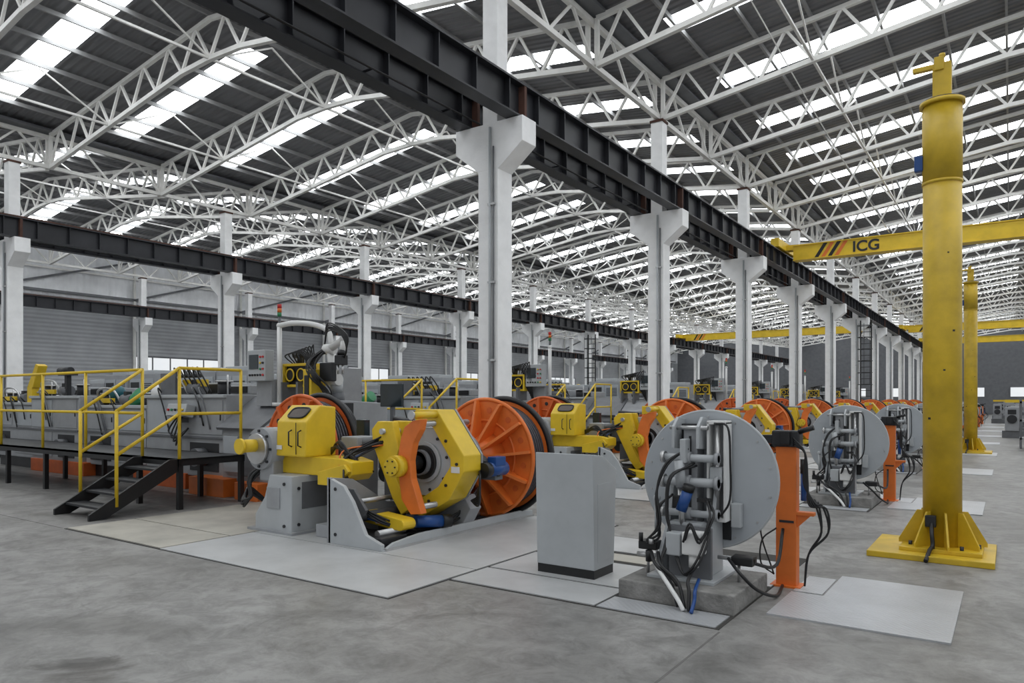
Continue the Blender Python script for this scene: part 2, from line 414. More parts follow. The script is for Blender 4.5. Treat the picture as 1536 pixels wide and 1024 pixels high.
# ---------------------------------------------------------------- floor plates
def plates():
    base = MB()
    base.box(-9.68, -4.11, 4.19, 8.33, 0, .004, 'seam'); base.box(-4.1, -1.67, 4.94, 7.65, 0, .004, 'seam')
    L = [(-9.66, -7.53, 4.22, 5.05, 'plate2'), (-7.5, -4.13, 4.2, 5.36, 'plate'), (-9.66, -7.53, 5.07, 8.3, 'plate2'), (-7.5, -4.13, 5.375, 8.3, 'plate'),
         (-4.09, -2.66, 4.96, 5.5, 'plate'), (-2.635, -1.7, 4.95, 5.27, 'tread'), (-4.09, -2.66, 5.54, 6.35, 'plate'),
         (-4.09, -2.66, 6.46, 6.75, 'plate2'), (-4.09, -2.66, 6.86, 7.6, 'plate'), (-2.62, -1.68, 6.3, 7.3, 'tread')]
    for x0, x1, y0, y1, m in L: base.box(x0, x1, y0, y1, 0.004, .012, m)
    o = base.build('floor_cover_plates', (-5, 6, 0)); copies(o, LINES)
    r = MB(); r.box(-1.25, -.32, 5.5, 7.05, 0, .012, 'tread'); r.box(-1.5, -1.25, 5.5, 6.25, 0, .012, 'tread'); r.box(-1.5, -1.27, 6.3, 6.9, 0, .008, 'tread')
    o = r.build('tread_plate', (-.9, 6.2, 0)); copies(o, LINES)
plates()

# ---------------------------------------------------------------- console
g = MB()
x0, x1 = -3.62, -3.02
g.prism([(5.64, .09), (6.02, .09), (6.07, .96), (5.80, 1.10), (5.61, 1.12)], 'yz', x0, x1, 'lgrey', .008)
g.box(x0+.005, x1-.005, 5.645, 6.01, 0.012, .10, 'black')
g.prism([(5.86, 1.085), (6.02, 1.003), (6.026, 1.013), (5.866, 1.095)], 'yz', x0+.06, x1-.06, 'grey2')
g.box(x1-.001, x1+.003, 5.70, 5.98, .15, .85, 'lgrey', .001)
for k in range(5): g.cyl((x0+.12+.09*k, 5.94, 1.04), (x0+.12+.09*k, 5.955, 1.07), .016, ['red', 'green', 'black', 'yellow', 'green'][k], n=12)
g.build('operator_console', (-3.3, 5.8, 0))

# ---------------------------------------------------------------- reel
def reel_mesh(g, X, Y, Z, R, w, col, depth=.16):
    g.cyl((X, Y, Z), (X, Y+.03, Z), R, col, n=64)
    g.ring((X, Y+.01, Z), 'y', R-.02, .028, col, seg=64)
    g.ring((X, Y, Z), 'y', R*.62, .018, col, seg=48)
    g.cyl((X, Y, Z), (X, Y-depth, Z), .34, col, r2=.20, n=32)
    g.cyl((X, Y-depth, Z), (X, Y-depth-.03, Z), .2, 'dark', n=24)
    for k in range(12):
        a = 2*math.pi*k/12+.13; ca, sa = math.cos(a), math.sin(a); tn = Vector((-sa, 0, ca))*.018
        p = [(.2, 0), (.2, -depth), (.32, -depth*.85), (R-.03, -.07), (R-.03, 0)]
        vs = [Vector((X+r*ca, Y+yy, Z+r*sa))+s*tn for s in (-1, 1) for r, yy in p]
        g.add(vs, [(0, 1, 2, 3, 4), (9, 8, 7, 6, 5)]+[(i, 5+i, 5+(i+1) % 5, (i+1) % 5) for i in range(5)], col)
    for k in range(12):
        a = 2*math.pi*(k+.5)/12+.13
        g.cyl((X+R*.8*math.cos(a), Y-.006, Z+R*.8*math.sin(a)), (X+R*.8*math.cos(a), Y, Z+R*.8*math.sin(a)), .04, 'orange2' if col == 'orange' else 'dark', n=14)
    g.cyl((X, Y+.03, Z), (X, Y+w, Z), R*.86, 'wire', n=48)
    for k in range(int(w/.05)): g.ring((X, Y+.05+.05*k, Z), 'y', R*.86, .018, 'wire', n=6, seg=48)
    g.cyl((X, Y+w, Z), (X, Y+w+.03, Z), R, col, n=64)
    g.ring((X, Y+w+.02, Z), 'y', R-.01, .04, 'black', seg=64)
    g.cyl((X, Y+w+.07, Z), (X, Y+w+.14, Z), R*.97, 'dark', n=64)
    g.cyl((X, Y+w, Z), (X, Y+w+.35, Z), .12, 'dark')

g = MB(); reel_mesh(g, -5.72, 7.62, .85, .78, .40, 'orange', .28); o = g.build('cable_reel', (-5.72, 7.8, 0)); copies(o, LINES)
g = MB(); reel_mesh(g, -8.2, 6.62, .93, .75, .34, 'orange2', .14)
g.box(-8.6, -7.8, 6.5, 7.2, 0.012, .17, 'grey', .01); g.box(-8.3, -8.1, 7.15, 7.35, .012, 1.0, 'grey', .01)
o = g.build('cable_reel', (-8.2, 6.9, 0)); copies(o, LINES)

# ---------------------------------------------------------------- pay-off stand with yellow cage
g = MB(); CX, CZ = -5.70, .87
g.prism([(-6.24, .012), (-5.42, .012), (-5.42, .08), (-5.66, .16), (-5.86, .50), (-6.0, .66), (-6.24, .74)], 'xz', 5.42, 5.47, 'lgrey', .006)
g.prism([(5.42, .012), (8.3, .012), (8.3, .25), (7.3, .28), (6.3, .38), (5.75, .70), (5.42, .74)], 'yz', -6.26, -6.2, 'grey', .006)
g.prism([(5.42, .012), (8.3, .012), (8.3, .09), (8.0, .12), (6.0, .12), (5.6, .08)], 'yz', -5.44, -5.40, 'lgrey', .006)
g.prism([(-6.2, .15), (-6.0, .15), (-5.86, .38), (-6.05, .6), (-6.2, .6)], 'xz', 5.62, 5.66, 'grey2')
g.box(-6.2, -5.44, 5.47, 8.3, .012, .04, 'dark'); g.box(-6.15, -5.5, 5.5, 5.9, .04, .12, 'dark', .01)
g.box(-5.54, -5.38, 5.46, 8.3, .012, .035, 'steel')
for y in (5.6, 6.0, 6.4, 6.9, 7.4, 7.9): g.cyl((-6.29, y, .12), (-6.25, y, .12), .022, 'dark', n=8); g.cyl((-5.47, y, .03), (-5.47, y, .06), .016, 'dark', n=8)
g.cyl((-6.12, 5.41, .62), (-6.12, 5.43, .62), .02, 'dark', n=8); g.cyl((-6.12, 5.41, .12), (-6.12, 5.43, .12), .02, 'dark', n=8)
g.prism([(-6.2, .04), (-5.46, .04), (-5.3, .30), (-5.4, .45), (-6.0, .5), (-6.2, .4)], 'xz', 6.78, 7.0, 'grey', .01)
g.cyl((-5.95, 5.5, .30), (-5.95, 7.2, .30), .055, 'dark'); g.cyl((-5.66, 5.6, .14), (-5.66, 7.4, .14), .04, 'steel'); g.cyl((-6.08, 5.5, .45), (-6.08, 7.2, .45), .03, 'steel')
g.box(-6.1, -5.8, 6.05, 6.35, .04, .25, 'grey2', .01)
g.cyl((CX, 6.3, CZ), (CX, 7.36, CZ), .15, 'grey2'); g.cyl((CX, 6.85, CZ), (CX, 7.1, CZ), .34, 'grey', n=30)
hexo = [(CX+.46*math.cos(math.radians(a)), CZ+.46*math.sin(math.radians(a))) for a in (15, 60, 120, 165, 195, 240, 300, 345)]
g.prism(hexo, 'xz', 6.44, 6.52, 'lgrey', .008)
g.cyl((CX, 6.44, CZ), (CX, 6.40, CZ), .24, 'lgrey', n=32); g.cyl((CX, 6.40, CZ), (CX, 6.36, CZ), .20, 'black', n=32)
g.cyl((CX, 6.36, CZ), (CX, 6.30, CZ), .13, 'steel', n=32); g.cyl((CX, 6.3, CZ), (CX, 6.05, CZ), .085, 'dark')
for k in range(8):
    a = math.pi/4*k+.2; g.cyl((CX+.33*math.cos(a), 6.425, CZ+.33*math.sin(a)), (CX+.33*math.cos(a), 6.44, CZ+.33*math.sin(a)), .018, 'dark', n=8)
rt = [(-.12, .62), (.22, .62), (.62, .10), (.62, -.08), (.40, -.42), (-.05, -.66), (-.12, -.56), (-.1, -.47), (.24, -.27), (.42, -.03), (.42, .05), (.12, .46), (-.12, .46)]
g.prism([(CX+a, CZ+c_) for a, c_ in rt], 'xz', 6.38, 6.70, 'yellow', .012)
g.prism([(CX+a*1.0, CZ+c_*1.0) for a, c_ in rt], 'xz', 6.71, 6.74, 'grey')
for (a, c_) in ((.1, .54), (.36, .26), (.52, .0), (.36, -.25), (.1, -.45)): g.cyl((CX+a, 6.365, CZ+c_), (CX+a, 6.38, CZ+c_), .018, 'dark', n=8)
lf = [(-.26, .48), (-.50, .48), (-.60, .38), (-.58, .20), (-.26, -.42), (-.12, -.60), (0, -.53), (-.24, -.1), (-.16, .15)]
g.prism([(CX+a, CZ+c_) for a, c_ in lf], 'xz', 6.14, 6.24, 'yellow', .012)
g.prism([(CX+a, CZ+c_) for a, c_ in lf], 'xz', 6.4, 6.5, 'yellow', .012)
oc = [(.12, .50), (.26, .52), (.23, .40), (.13, .25), (.08, .05), (.10, -.16), (.19, -.38), (.25, -.54), (.09, -.56), (-.05, -.40), (-.09, -.16), (-.10, .12), (-.06, .30), (.0, .43)]
g.prism([(CX+.05+a, CZ+c_) for a, c_ in oc], 'xz', 6.02, 6.12, 'orange', .010)
g.cyl((CX-.02, 6.02, CZ-.02), (CX-.02, 5.90, CZ-.02), .125, 'yellow', n=32); g.cyl((CX-.02, 5.90, CZ-.02), (CX-.02, 5.86, CZ-.02), .10, 'yellow', n=32)
for k in range(6):
    a = math.pi/3*k; g.cyl((CX-.02+.075*math.cos(a), 5.86, CZ-.02+.075*math.sin(a)), (CX-.02+.075*math.cos(a), 5.85, CZ-.02+.075*math.sin(a)), .010, 'dark', n=6)
for dx, dz in ((.18, .46), (-.4, .36), (.2, -.48)):
    g.cyl((CX+dx, 6.1, CZ+dz), (CX+dx, 7.0, CZ+dz), .035, 'steel')
g.cyl((CX+.2, 5.98, CZ+.56), (CX+.2, 6.38, CZ+.56), .04, 'yellow'); g.cyl((CX+.2, 5.96, CZ+.56), (CX+.2, 5.98, CZ+.56), .05, 'steel')
pts = []
for k in range(7): a = math.pi/2+math.pi*k/6; pts.append((CX-.38+.065*math.cos(a), .27+.065*math.sin(a)))
for k in range(7): a = -math.pi/2+math.pi*k/6; pts.append((CX+.16+.065*math.cos(a), .22+.065*math.sin(a)))
g.prism(pts, 'xz', 5.82, 6.02, 'yellow', .01)
g.box(CX-.2, CX-.1, 5.813, 5.82, .21, .28, 'label'); g.box(CX+.44, CX+.56, 6.372, 6.38, CZ-.10, CZ-.03, 'label')
g.cyl((-5.05, 6.8, .78), (-5.05, 7.12, .78), .085, 'blue'); g.cyl((-5.05, 6.7, .78), (-5.05, 6.8, .78), .09, 'black'); g.box(-5.1, -4.97, 6.85, 7.05, .82, .93, 'blue', .01)
g.cyl((-5.12, 6.8, .92), (-5.3, 6.8, .7), .06, 'black'); g.box(-5.25, -5.02, 6.9, 7.05, .65, .75, 'grey2')
for z in (.72, .84): g.cyl((-5.36, 6.95, z), (-5.0, 6.95, z), .03, 'dark', n=10)
g.cyl((-5.56, 6.1, .22), (-5.42, 6.4, .2), .07, 'blue'); g.cyl((-5.42, 6.4, .2), (-5.37, 6.5, .2), .075, 'black')
g.box(-6.5, -6.05, 6.6, 6.9, 1.18, 1.28, 'lgrey', .01, ry=.1); g.cyl((-6.45, 6.7, 1.36), (-6.0, 6.6, 1.32), .04, 'black'); g.cyl((-6.3, 6.9, 1.34), (-5.9, 6.9, 1.38), .045, 'grey')
g.box(-6.2, -5.95, 6.9, 7.2, .38, 1.25, 'grey', .01); g.box(-6.55, -6.35, 6.55, 6.75, 1.0, 1.25, 'black', .01)
g.box(-6.5, -6.1, 6.45, 6.55, .75, 1.2, 'grey2', .01); g.cyl((-6.3, 6.35, .7), (-6.3, 6.7, .7), .1, 'dark'); g.box(-6.25, -6.0, 6.3, 6.6, .45, .75, 'grey2', .01)
rr = random.Random(3)
for k in range(14):
    j = lambda s: rr.uniform(-s, s)
    g.tube([(-6.15+j(.06), 6.15, 1.12+j(.06)), (-6.42+j(.05), 5.85+j(.05), .90+j(.1)), (-6.30+j(.07), 5.72, .6+j(.08)), (-6.05+j(.06), 5.68, .40+j(.06)), (-5.8+j(.06), 5.75, .26+j(.05)), (-5.6+j(.05), 6.1, .12)], .011, ('orange' if k == 3 else 'blue' if k == 7 else 'black'), n=6)
for k in range(8):
    j = lambda s: rr.uniform(-s, s)
    g.tube([(-5.9+j(.1), 6.2, .3), (-5.75+j(.1), 6.0, .12+j(.05)), (-5.6, 6.2, .10+j(.04)), (-5.52+j(.05), 6.6, .15+j(.06)), (-5.45, 7.0, .35+j(.1)), (-5.5, 7.2, .5)], .013, 'black', n=6)
for k in range(5): g.tube([(-5.1, 6.7, .78), (-4.98, 6.55, .7-.05*k), (-5.05, 6.6, .5-.03*k), (-5.3, 6.8, .4)], .012, 'black', n=6)
o = g.build('payoff_stand', (CX, 6.5, 0)); copies(o, LINES)

# ---------------------------------------------------------------- drive unit with yellow guard box
g = MB()
g.prism([(-7.66, .012), (-6.97, .012), (-6.97, .70), (-7.38, .70), (-7.48, .42), (-7.66, .2)], 'xz', 5.5, 6.35, 'lgrey', .012)
g.box(-7.75, -6.9, 5.45, 6.4, .012, .04, 'grey'); g.box(-6.97, -6.965, 5.65, 6.05, .3, .62, 'grey2')
g.prism([(-6.66, .012), (-6.4, .012), (-6.4, .16), (-6.66, .16)], 'xz', 5.6, 6.4, 'grey', .01)
for y in (5.6, 6.2):
    for z in (.12, .55): g.cyl((-6.97, y, z), (-6.955, y, z), .02, 'dark', n=8)
for z in (.1, .6): g.cyl((-7.1, 5.5, z), (-7.1, 5.485, z), .02, 'dark', n=8)
g.box(-7.42, -7.18, 5.485, 5.5, .3, .55, 'grey', .004)
g.prism([(-7.5, .70), (-6.6, .70), (-6.3, .66), (-6.22, .74), (-6.22, .88), (-6.4, .92), (-7.5, .92)], 'xz', 5.75, 6.10, 'yellow', .012)
g.prism([(-6.75, .60), (-6.45, .60), (-6.22, .78), (-6.3, .86), (-6.75, .75)], 'xz', 5.70, 5.75, 'yellow', .008)
g.prism([(5.62, .92), (6.1, .92), (6.1, 1.52), (5.85, 1.54), (5.64, 1.34)], 'yz', -7.42, -6.88, 'yellow', .02)
nrm = Vector((0, -.2, .21)).normalized(); tv = Vector((0, .21, .2)).normalized(); cc = Vector((-7.13, 5.745, 1.44))
pts = []
for k in range(24):
    a = 2*math.pi*k/24; ca, sa = math.cos(a), math.sin(a)
    u = .16*math.copysign(abs(ca)**.5, ca); v = .085*math.copysign(abs(sa)**.5, sa)
    pts.append(cc+Vector((u, 0, 0))+tv*v+nrm*.012)
g.add(pts, [tuple(range(24))], 'glass'); g.tube(pts, .012, 'black', n=6, smooth=False, closed=True)
for x in (-7.12, -6.95): g.tube([(x, 5.62, 1.04), (x, 5.575, 1.06), (x, 5.575, 1.22), (x, 5.62, 1.24)], .009, 'black', n=6, smooth=False)
g.box(-7.04, -7.035, 5.612, 5.62, .95, 1.33, 'dark'); g.box(-7.40, -7.30, 5.612, 5.62, 1.0, 1.05, 'label')
g.cyl((-7.68, 5.32, 1.04), (-7.68, 5.56, 1.04), .08, 'yellow', n=24); g.cyl((-7.68, 5.28, 1.04), (-7.68, 5.32, 1.04), .095, 'yellow', n=24)
g.cyl((-7.66, 5.56, 1.00), (-7.66, 5.95, 1.00), .26, 'grey', n=32); g.cyl((-7.66, 5.5, 1.0), (-7.66, 5.56, 1.0), .19, 'steel', n=24)
for k in range(8):
    a = math.pi/4*k; g.cyl((-7.66+.22*math.cos(a), 5.54, 1.0+.22*math.sin(a)), (-7.66+.22*math.cos(a), 5.56, 1.0+.22*math.sin(a)), .018, 'dark', n=6)
g.box(-7.72, -7.45, 5.6, 6.1, .6, 1.0, 'grey', .02)
g.cyl((-7.8, 6.1, .93), (-7.8, 6.5, .93), .1, 'dark'); g.box(-8.25, -7.4, 6.12, 6.3, .8, 1.02, 'grey', .01)
rr = random.Random(5)
for k in range(8):
    j = lambda s: rr.uniform(-s, s)
    g.tube([(-7.55, 5.7, .85), (-7.82+j(.04), 5.55, .62+j(.05)), (-7.75+j(.03), 5.5, .42), (-7.9+j(.04), 5.5, .32+j(.05)), (-7.98, 5.65, .45+j(.05)), (-7.8, 5.9, .2), (-7.7, 6.1, .06)], .016, 'black', n=6)
g.tube([(-6.3, 5.7, .8), (-6.2, 5.6, .55), (-6.35, 5.65, .4), (-6.6, 5.8, .12)], .012, 'black', n=6)
g.cyl((-6.9, 6.2, 1.05), (-6.4, 6.3, 1.1), .05, 'grey2'); g.box(-6.85, -6.55, 6.15, 6.5, .2, 1.15, 'grey', .02)
for k in range(9):
    j = lambda s: rr.uniform(-s, s)
    g.tube([(-6.85, 6.0, .98+j(.04)), (-6.55+j(.05), 5.85, 1.08+j(.06)), (-6.35+j(.05), 5.88, .93+j(.05)), (-6.25+j(.03), 6.1, .75)], .012, 'black', n=6)
g.box(-6.95, -6.8, 6.5, 6.6, 1.0, 1.35, 'screen', .01)
o = g.build('spooler_drive_unit', (-7.2, 5.9, 0)); copies(o, LINES)

# ---------------------------------------------------------------- disc stand
g = MB()
g.box(-2.62, -1.68, 5.3, 6.2, 0, .15, 'conc', .012)
g.box(-2.46, -1.9, 5.5, 6.12, .15, .175, 'lgrey', .004)
DX, DY, DZ = -2.12, 6.0, .93
g.cyl((DX, DY, DZ), (DX, DY+.025, DZ), .58, 'frpanel', n=80)
g.ring((DX, DY+.012, DZ), 'y', .577, .014, 'lgrey', seg=80)
for k in range(14):
    a = 2*math.pi*(k+.5)/14; g.cyl((DX+.53*math.cos(a), DY-.006, DZ+.53*math.sin(a)), (DX+.53*math.cos(a), DY, DZ+.53*math.sin(a)), .009, 'steel', n=8)
g.box(DX+.02, DX+.20, 5.988, 6.0, DZ-.5, DZ+.50, 'dark')
SP = [(5.58, .175), (6.0, .175), (5.98, .7), (5.98, .95), (5.88, .95), (5.78, .6), (5.6, .35)]
g.prism(SP, 'yz', -2.40, -2.37, 'lgrey', .005); g.prism(SP, 'yz', -2.02, -1.99, 'lgrey', .005)
g.box(-2.37, -2.02, 5.75, 5.98, .175, .55, 'grey', .02); g.box(-2.34, -2.05, 5.66, 5.8, .45, .60, 'lgrey', .02)
g.box(-2.27, -2.15, 5.82, 5.98, .5, 1.38, 'grey', .012); g.box(-2.22, -2.2, 5.815, 5.82, .6, 1.3, 'dark')
g.box(-2.07, -2.05, 5.82, 5.98, .62, 1.42, 'label', .004); g.box(-1.93, -1.91, 5.82, 5.98, .62, 1.42, 'label', .004)
g.box(-2.07, -1.91, 5.82, 5.98, 1.40, 1.43, 'label', .006); g.box(-2.07, -1.91, 5.82, 5.98, .6, .63, 'label', .006)
g.box(-2.05, -1.93, 5.93, 5.96, .63, 1.4, 'grey'); g.cyl((-1.99, 5.86, .66), (-1.99, 5.86, 1.39), .024, 'steel')
g.box(-2.04, -1.94, 5.80, 5.92, .92, 1.05, 'lgrey', .012)
for x in (-2.33, -2.12): g.prism([(5.74, 1.20), (5.99, 1.18), (5.99, 1.44), (5.84, 1.46), (5.74, 1.38)], 'yz', x-.012, x+.012, 'lgrey', .004)
g.box(-2.32, -2.13, 5.9, 5.98, 1.22, 1.40, 'dark', .01)
g.cyl((-2.38, 5.80, 1.37), (-2.05, 5.80, 1.37), .018, 'steel'); g.box(-2.25, -2.2, 5.68, 5.8, 1.08, 1.28, 'lgrey', .01)
for z, r in ((1.12, .032), (.92, .038), (.66, .03)):
    g.cyl((-2.42, 5.77, z), (-1.95, 5.77, z), r, 'lgrey'); g.cyl((-2.44, 5.77, z), (-2.41, 5.77, z), r+.018, 'steel'); g.cyl((-1.98, 5.77, z), (-1.95, 5.77, z), r+.018, 'grey')
    g.cyl((-2.24, 5.77, z), (-2.18, 5.77, z), r+.02, 'grey')
g.cyl((-2.25, 5.70, .92), (-2.22, 5.68, .45), .026, 'steel'); g.cyl((-2.26, 5.70, 1.10), (-2.24, 5.69, .88), .042, 'lgrey')
g.cyl((-2.16, 5.63, .86), (-2.21, 5.61, .70), .045, 'blue'); g.cyl((-2.145, 5.63, .91), (-2.16, 5.63, .86), .048, 'black'); g.box(-2.28, -2.22, 5.6, 5.66, .72, .82, 'black', .008)
g.cyl((-2.50, 5.8, .74), (-2.50, 5.8, .5), .02, 'lgrey'); g.ball((-2.50, 5.8, .76), .032, 'lgrey'); g.cyl((-2.50, 5.8, .5), (-2.50, 5.8, .15), .011, 'steel'); g.beam((-2.5, 5.8, .72), (-2.38, 5.8, .66), .03, .02, 'steel')
g.box(-2.56, -2.40, 5.55, 5.68, .36, .43, 'black', .01); g.cyl((-2.57, 5.56, .32), (-2.40, 5.56, .32), .018, 'steel'); g.cyl((-2.53, 5.54, .43), (-2.53, 5.54, .50), .018, 'black'); g.cyl((-2.46, 5.54, .27), (-2.46, 5.54, .36), .026, 'black'); g.cyl((-2.43, 5.52, .42), (-2.43, 5.52, .46), .02, 'steel'); g.cyl((-2.5, 5.62, .36), (-2.5, 5.62, .15), .012, 'steel')
g.box(-2.14, -1.98, 5.44, 5.58, .38, .56, 'label', .015); g.box(-2.28, -2.16, 5.46, 5.58, .36, .54, 'lgrey', .01); g.cyl((-2.06, 5.5, .38), (-2.06, 5.5, .28), .04, 'label'); g.box(-2.3, -1.95, 5.58, 5.62, .175, .58, 'grey2')
g.box(-1.83, -1.66, 5.7, 5.83, .29, .36, 'black', .01); g.cyl((-1.95, 5.75, .33), (-1.66, 5.75, .33), .016, 'steel'); g.cyl((-1.78, 5.75, .3), (-1.78, 5.75, .15), .012, 'steel')
g.box(-1.9, -1.82, 5.92, 5.99, .55, .75, 'lgrey', .008); g.box(-2.08, -1.98, 5.62, 5.68, .78, .81, 'black')
rr = random.Random(11)
base_h = [[(-2.2, 5.75, 1.18), (-2.33, 5.6, 1.08), (-2.38, 5.55, .85), (-2.36, 5.53, .6), (-2.46, 5.54, .44)],
      [(-2.15, 5.75, 1.08), (-2.28, 5.57, .98), (-2.32, 5.53, .7), (-2.27, 5.52, .5), (-2.28, 5.42, .3), (-2.14, 5.36, .16)],
      [(-2.30, 5.7, .8), (-2.40, 5.6, .7), (-2.36, 5.55, .5), (-2.48, 5.54, .42)],
      [(-2.0, 5.66, .8), (-1.92, 5.5, .7), (-1.97, 5.42, .5), (-2.05, 5.40, .62), (-2.12, 5.42, .5)],
      [(-2.0, 5.7, .62), (-1.94, 5.5, .52), (-1.98, 5.38, .35), (-2.1, 5.4, .25), (-2.2, 5.45, .35)]]
for h in base_h:
    for q in range(2):
        g.tube([(p[0]+rr.uniform(-.02, .02), p[1]+rr.uniform(-.02, .02), p[2]+rr.uniform(-.02, .02)) for p in h], .010, 'black', n=7)
g.tube([(-1.99, 5.78, 1.41), (-1.86, 5.72, 1.38), (-1.84, 5.72, 1.1), (-1.85, 5.74, .8), (-1.93, 5.75, .66)], .009, 'black', n=7)
hs = [[(-2.42, 5.5, .36), (-2.32, 5.35, .3), (-2.18, 5.3, .2), (-2.08, 5.22, .03)],
      [(-2.36, 5.5, .36), (-2.26, 5.33, .3), (-2.1, 5.27, .2), (-2.02, 5.2, .03)],
      [(-2.05, 5.48, .28), (-2.03, 5.3, .22), (-2.0, 5.24, .15), (-1.98, 5.18, .02)],
      [(-1.85, 5.7, .34), (-1.72, 5.6, .25), (-1.62, 5.7, .12), (-1.56, 6.0, .02), (-1.6, 6.36, .02)],
      [(-1.8, 5.8, .34), (-1.66, 5.8, .3), (-1.58, 6.1, .25), (-1.6, 6.38, .5)]]
for h in hs: g.tube(h, .014, 'black', n=7)
g.tube([(-2.36, 5.42, .30), (-2.22, 5.28, .22), (-2.08, 5.2, .1), (-2.02, 5.18, .02)], .017, 'label', n=8)
g.tube([(-2.0, 5.45, .2), (-1.96, 5.26, .16), (-1.95, 5.22, .1), (-1.95, 5.15, .02)], .014, 'blue', n=8)
o = g.build('reel_lift_disc_stand', (-2.05, 5.8, 0)); copies(o, LINES)

# orange post
g = MB()
g.box(-1.67, -1.50, 6.42, 6.53, 0, 1.2, 'orange', .006); g.box(-1.64, -1.52, 6.415, 6.42, .55, .57, 'dark')
g.box(-1.71, -1.46, 6.38, 6.57, 0, .015, 'orange'); g.box(-1.51, -1.36, 6.42, 6.50, .62, .65, 'orange', .005)
g.prism([(-1.51, .5), (-1.38, .63), (-1.51, .63)], 'xz', 6.44, 6.47, 'orange')
g.box(-1.70, -1.47, 6.40, 6.54, 1.2, 1.34, 'dark', .015); g.prism([(-1.95, 1.26), (-1.7, 1.22), (-1.7, 1.30), (-1.95, 1.29)], 'xz', 6.42, 6.50, 'dark', .005)
g.cyl((-1.48, 6.42, 1.33), (-1.36, 6.42, 1.37), .022, 'black'); g.box(-1.62, -1.54, 6.34, 6.40, 1.22, 1.34, 'black', .01)
rr = random.Random(2)
for k in range(4):
    e_ = rr.uniform(-.03, .03)
    g.tube([(-1.52, 6.4, 1.28-.02*k), (-1.42, 6.38, 1.15), (-1.40-.01*k, 6.38, .9), (-1.38+.02*k, 6.36, .72), (-1.26-.03*k, 6.4, .70+.02*k), (-1.27+e_, 6.4, .5), (-1.40, 6.42, .3), (-1.44, 6.45, .02)], .009, 'black', n=6)
g.cyl((-1.44, 6.42, .75), (-1.44, 6.42, .98), .024, 'blue'); g.cyl((-1.44, 6.42, .98), (-1.44, 6.42, 1.1), .028, 'black')
for k in range(2): g.tube([(-1.66, 6.40, .5+.35*k), (-1.76, 6.33, .4+.35*k), (-1.77, 6.33, .2+.25*k), (-1.68, 6.40, .1)], .007, 'black', n=6)
o = g.build('orange_sensor_post', (-1.57, 6.47, 0)); copies(o, LINES)

# ---------------------------------------------------------------- platform with stair & railing
g = MB(); XL = -19.4; XR = -9.95; YF = 5.85; YB = 6.95; ZD = .74; ZR = 2.07
g.box(XL, XR, YF, YB, ZD-.03, ZD, 'dark'); g.box(XL, XR, YF, YF+.05, ZD-.10, ZD, 'black'); g.box(XR-.05, XR, YF, YB, ZD-.10, ZD, 'black'); g.box(XL, XR, YB-.05, YB, ZD-.10, ZD, 'black')
for x in (XR-.04, -11.1, -14.3, -15.9, -19.3):
    for y in (YF+.04, YB-.04): g.box(x-.035, x+.035, y-.035, y+.035, 0, ZD-.03, 'black')
for x0_ in (-10.97, -9.99):
    g.prism([(4.62, 0), (4.82, 0), (YF, ZD-.18), (YF, ZD), (YF-.12, ZD), (4.62, .08)], 'yz', x0_-.02, x0_+.02, 'black')
for k in range(4):
    y = 4.78+.27*k; z = .16+.15*k; g.box(-10.95, -10.0, y-.02, y+.24, z-.03, z, 'dark')
def rail(p, q, r=.024): g.cyl(p, q, r, 'yellow', n=10)
Yr = YF+.03
xs = [-11.0, -12.8, -14.4, -16.2, -17.8, -19.35]
for x in xs: rail((x, Yr, ZD), (x, Yr, ZR))
for z in (ZR, 1.4): rail((xs[0], Yr, z), (xs[-1], Yr, z))
for z in (ZR, 1.4): rail((XL+.05, Yr, z), (XL+.05, YB, z))
ys = [Yr, YB-.05]
for y in ys: rail((XR-.03, y, ZD-.1), (XR-.03, y, ZR))
for z in (ZR, 1.4): rail((XR-.03, ys[0], z), (XR-.03, ys[1], z))
for x in (-11.0, -9.98):
    rail((x, 4.98, .15), (x, 4.98, 1.45)); rail((x, 4.98, 1.45), (x, Yr, ZR)); rail((x, 4.98, .85), (x, Yr, 1.4))
    g.ball((x, 4.98, 1.45), .024, 'yellow')
o = g.build('access_platform', (-12, 6.3, 0)); copies(o, LINES[:6])

# ---------------------------------------------------------------- grey drawing machine line
g = MB(); rr = random.Random(21)
def panel(x0, x1, z0, z1, y, m='frpanel'):
    g.box(x0, x1, y-.015, y, z0, z1, m, .004)
    g.box(x1-.06, x1-.04, y-.03, y-.015, (z0+z1)/2-.05, (z0+z1)/2+.05, 'black')
g.prism([(7.25, .25), (8.9, .25), (8.9, 1.55), (7.9, 1.60), (7.25, 1.15)], 'yz', -11.0, -8.75, 'grey', .02)
g.prism([(7.16, 1.14), (7.92, 1.66), (7.94, 1.62), (7.18, 1.10)], 'yz', -11.05, -9.9, 'grey2')
g.box(-11.6, -10.6, 7.0, 7.9, 0, .3, 'orange', .01); g.box(-10.3, -9.7, 7.0, 8.3, 0, .28, 'orange', .01); g.box(-9.3, -8.8, 7.5, 8.6, 0, .26, 'orange', .01)
g.box(-14, -12.2, 7.3, 7.9, 0, .28, 'orange2', .01); g.box(-18.5, -16, 7.3, 7.9, 0, .28, 'orange2', .01)
mods = [(-13.6, -11.05, 7.35, 1.7), (-16.2, -13.7, 7.45, 1.5), (-18.6, -16.3, 7.35, 1.7), (-20.9, -18.7, 7.45, 1.55), (-27.5, -23.2, 7.4, 1.7), (-31.5, -27.7, 7.4, 1.6), (-35.5, -31.7, 7.4, 1.7)]
